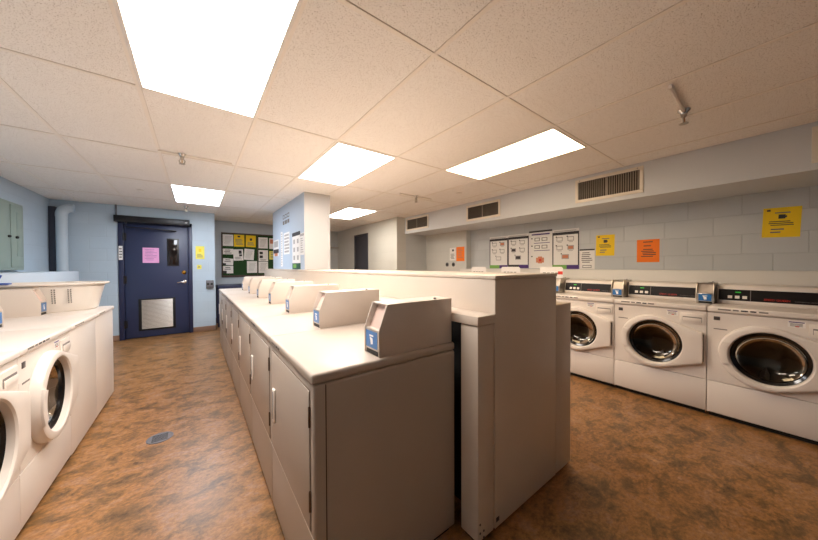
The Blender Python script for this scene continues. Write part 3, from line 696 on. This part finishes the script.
# cork board with its sheets
t = thing('notice_board', 'brown framed green notice board on the far wall', 'notice board', (1.10, 7.9, 1.548))
G().box(-.60, .60, -.012, -.001, -.505, .505, FELT).build('felt', t)
g = G().box(-.617, .62, -.03, -.001, .495, .522, FRAMEB, .003).box(-.617, .62, -.03, -.001, -.522, -.48, FRAMEB, .003).box(-.617, -.593, -.03, -.001, -.48, .495, FRAMEB, .003).box(.596, .62, -.03, -.001, -.48, .495, FRAMEB, .003).box(.125, .14, -.02, -.012, -.48, .495, FRAMEB)
g.build('frame', t)
gc = 'sheets pinned to the notice board'
txt = lines(7, .88, .12, FAINT, .12, .9, .3, .28)
pic = [(.55, .6, .85, .9, INK), (.58, .38, .88, .55, INK)]+lines(3, .34, .1, GREY_INK)
for (x0, x1, z0, z1, m_, mk, tl, lb) in [
    (.513, .722, 1.758, 2.027, PAPER, txt, 0, 'white sheet in the top left corner of the notice board'),
    (.736, .951, 1.748, 2.034, YELLOW, [(.35, .78, .6, .92, INK)]+lines(5, .65, .15, GREY_INK), 0, 'left one of two yellow sheets on the notice board'),
    (.982, 1.197, 1.749, 2.031, YELLOW, [(.4, .55, .62, .75, INK)]+lines(4, .45, .12, GREY_INK), R(1), 'right one of two yellow sheets on the notice board'),
    (1.255, 1.465, 1.725, 1.998, PAPER, txt, 0, 'white sheet at the top right of the yellow sheets'),
    (1.50, 1.66, 1.72, 1.985, PAPER, [(.1, .5, .9, .9, PEACH)], 0, 'white sheet with a peach picture at the right board edge'),
    (.513, .720, 1.561, 1.693, PAPER, lines(3, .9, .1, GREY_INK), 0, 'low wide white sheet under the top left sheet'),
    (.721, .924, 1.418, 1.684, PAPER, pic, R(-2), 'white sheet with dark photos under the left yellow sheet'),
    (.943, 1.155, 1.434, 1.699, PAPER, txt, R(4), 'tilted white sheet under the right yellow sheet'),
    (1.255, 1.468, 1.405, 1.682, PAPER, [(.1, .62, .45, .85, INK), (.1, .28, .45, .52, INK)]+lines(2, .2, .05, GREY_INK), 0, 'white sheet with two dark photos right of the tilted one'),
    (1.252, 1.465, 1.114, 1.393, PAPER, txt, 0, 'white sheet at the bottom under the two dark photos'),
    (.513, .717, 1.311, 1.466, PAPER, [(0, 0, .3, .25, INK)]+lines(2, .9, .4, GREY_INK), R(4), 'tilted wide white sheet at the left board edge'),
    (.513, .715, 1.114, 1.291, PAPER, [(0, 0, .35, .35, INK)]+lines(2, .9, .45, GREY_INK), 0, 'wide white sheet in the bottom left corner of the board'),
    (1.001, 1.220, 1.118, 1.405, PAPER, txt, 0, 'white sheet on bare green felt at the bottom middle'),
    (1.50, 1.66, 1.45, 1.66, PALEYEL, lines(4, .9, .1, GREY_INK), 0, 'pale yellow sheet at the right board edge')]:
    sheet('pinned_sheet', lb, 'paper', gc, ((x0+x1)/2, 7.9-.0125, (z0+z1)/2), 0, x1-x0, z1-z0, m_, mk, tl)

# navy table, rail ---------------------------------------------------
t = thing('side_table', 'navy blue edged table behind the far end of the dryers', 'table', (.74, 7.45, 0))
G().box(-.38, .55, -.30, .30, .80, .872, NAVYF, .006).build('tabletop', t)
for sx, sy in ((-.355, -.27), (.52, -.27), (-.355, .27), (.52, .27)): G().box(sx-.022, sx+.022, sy-.022, sy+.022, 0, .80, NAVYF, .003).build('leg', t)
G().box(-.33, .50, .24, .26, .10, .80, PANEL).build('back_panel', t)
t = tag(G().tube([(2.2, 8.26, 1.835), (3.515, 8.26, 1.835)], .016, STEEL, 12).build('coat_rail'), 'metal hanging rail on the far wall past the pier', 'rail')
for x in (2.4, 3.3): G().box(x-.012, x+.012, 8.26, 8.349, 1.82, 1.85, STEEL, .002).build('bracket', t)

# floor drain ---------------------------------------------------------
t = tag(G().lathe([(.078, .0005), (.078, .004), (.070, .005), (.064, .003)], GREYBOX, (-.225, 2.79, 0)).build('floor_drain'), 'round dark metal drain cover in the floor of the left aisle', 'drain')
g = G().lathe([(.064, .0005), (.064, .0035), (.01, .0035)], GREYBOX, (-.225, 2.79, 0))
for k in range(-3, 4): g.box(-.225-.045, -.225+.045, 2.79+k*.015-.003, 2.79+k*.015+.003, .0034, .0042, DARK)
g.build('drain_grate', t)

# ------------------------------------------------------------------ camera, world, view
W = bpy.data.worlds.new('World'); sc.world = W; W.use_nodes = True
W.node_tree.nodes['Background'].inputs[0].default_value = (.02, .02, .02, 1)
cam = bpy.data.cameras.new('camera'); co = bpy.data.objects.new('camera', cam); C.objects.link(co); sc.camera = co
F, yaw, pit, rol = 284.556, .643688, -.01382967, .00382475
cam.sensor_fit = 'HORIZONTAL'; cam.sensor_width = 36; cam.lens = 36*F/818; cam.clip_start = .02
f = Vector((sin(yaw)*cos(pit), cos(yaw)*cos(pit), sin(pit))); r = Vector((cos(yaw), -sin(yaw), 0)); dn = f.cross(r)
r2 = cos(rol)*r+sin(rol)*dn; d2 = -sin(rol)*r+cos(rol)*dn
co.matrix_world = Matrix(((r2.x, -d2.x, -f.x, 0), (r2.y, -d2.y, -f.y, 0), (r2.z, -d2.z, -f.z, 1.27), (0, 0, 0, 1)))
sc.cycles.use_denoising = True
sc.cycles.max_bounces = 12; sc.cycles.diffuse_bounces = 8; sc.cycles.glossy_bounces = 4; sc.cycles.transparent_max_bounces = 12
sc.cycles.sample_clamp_indirect = 6
vs = sc.view_settings
sc.display_settings.display_device = 'sRGB'
vs.view_transform = 'Standard'; vs.look = 'None'; vs.gamma = 1; vs.use_curve_mapping = False
vs.exposure = 1.1
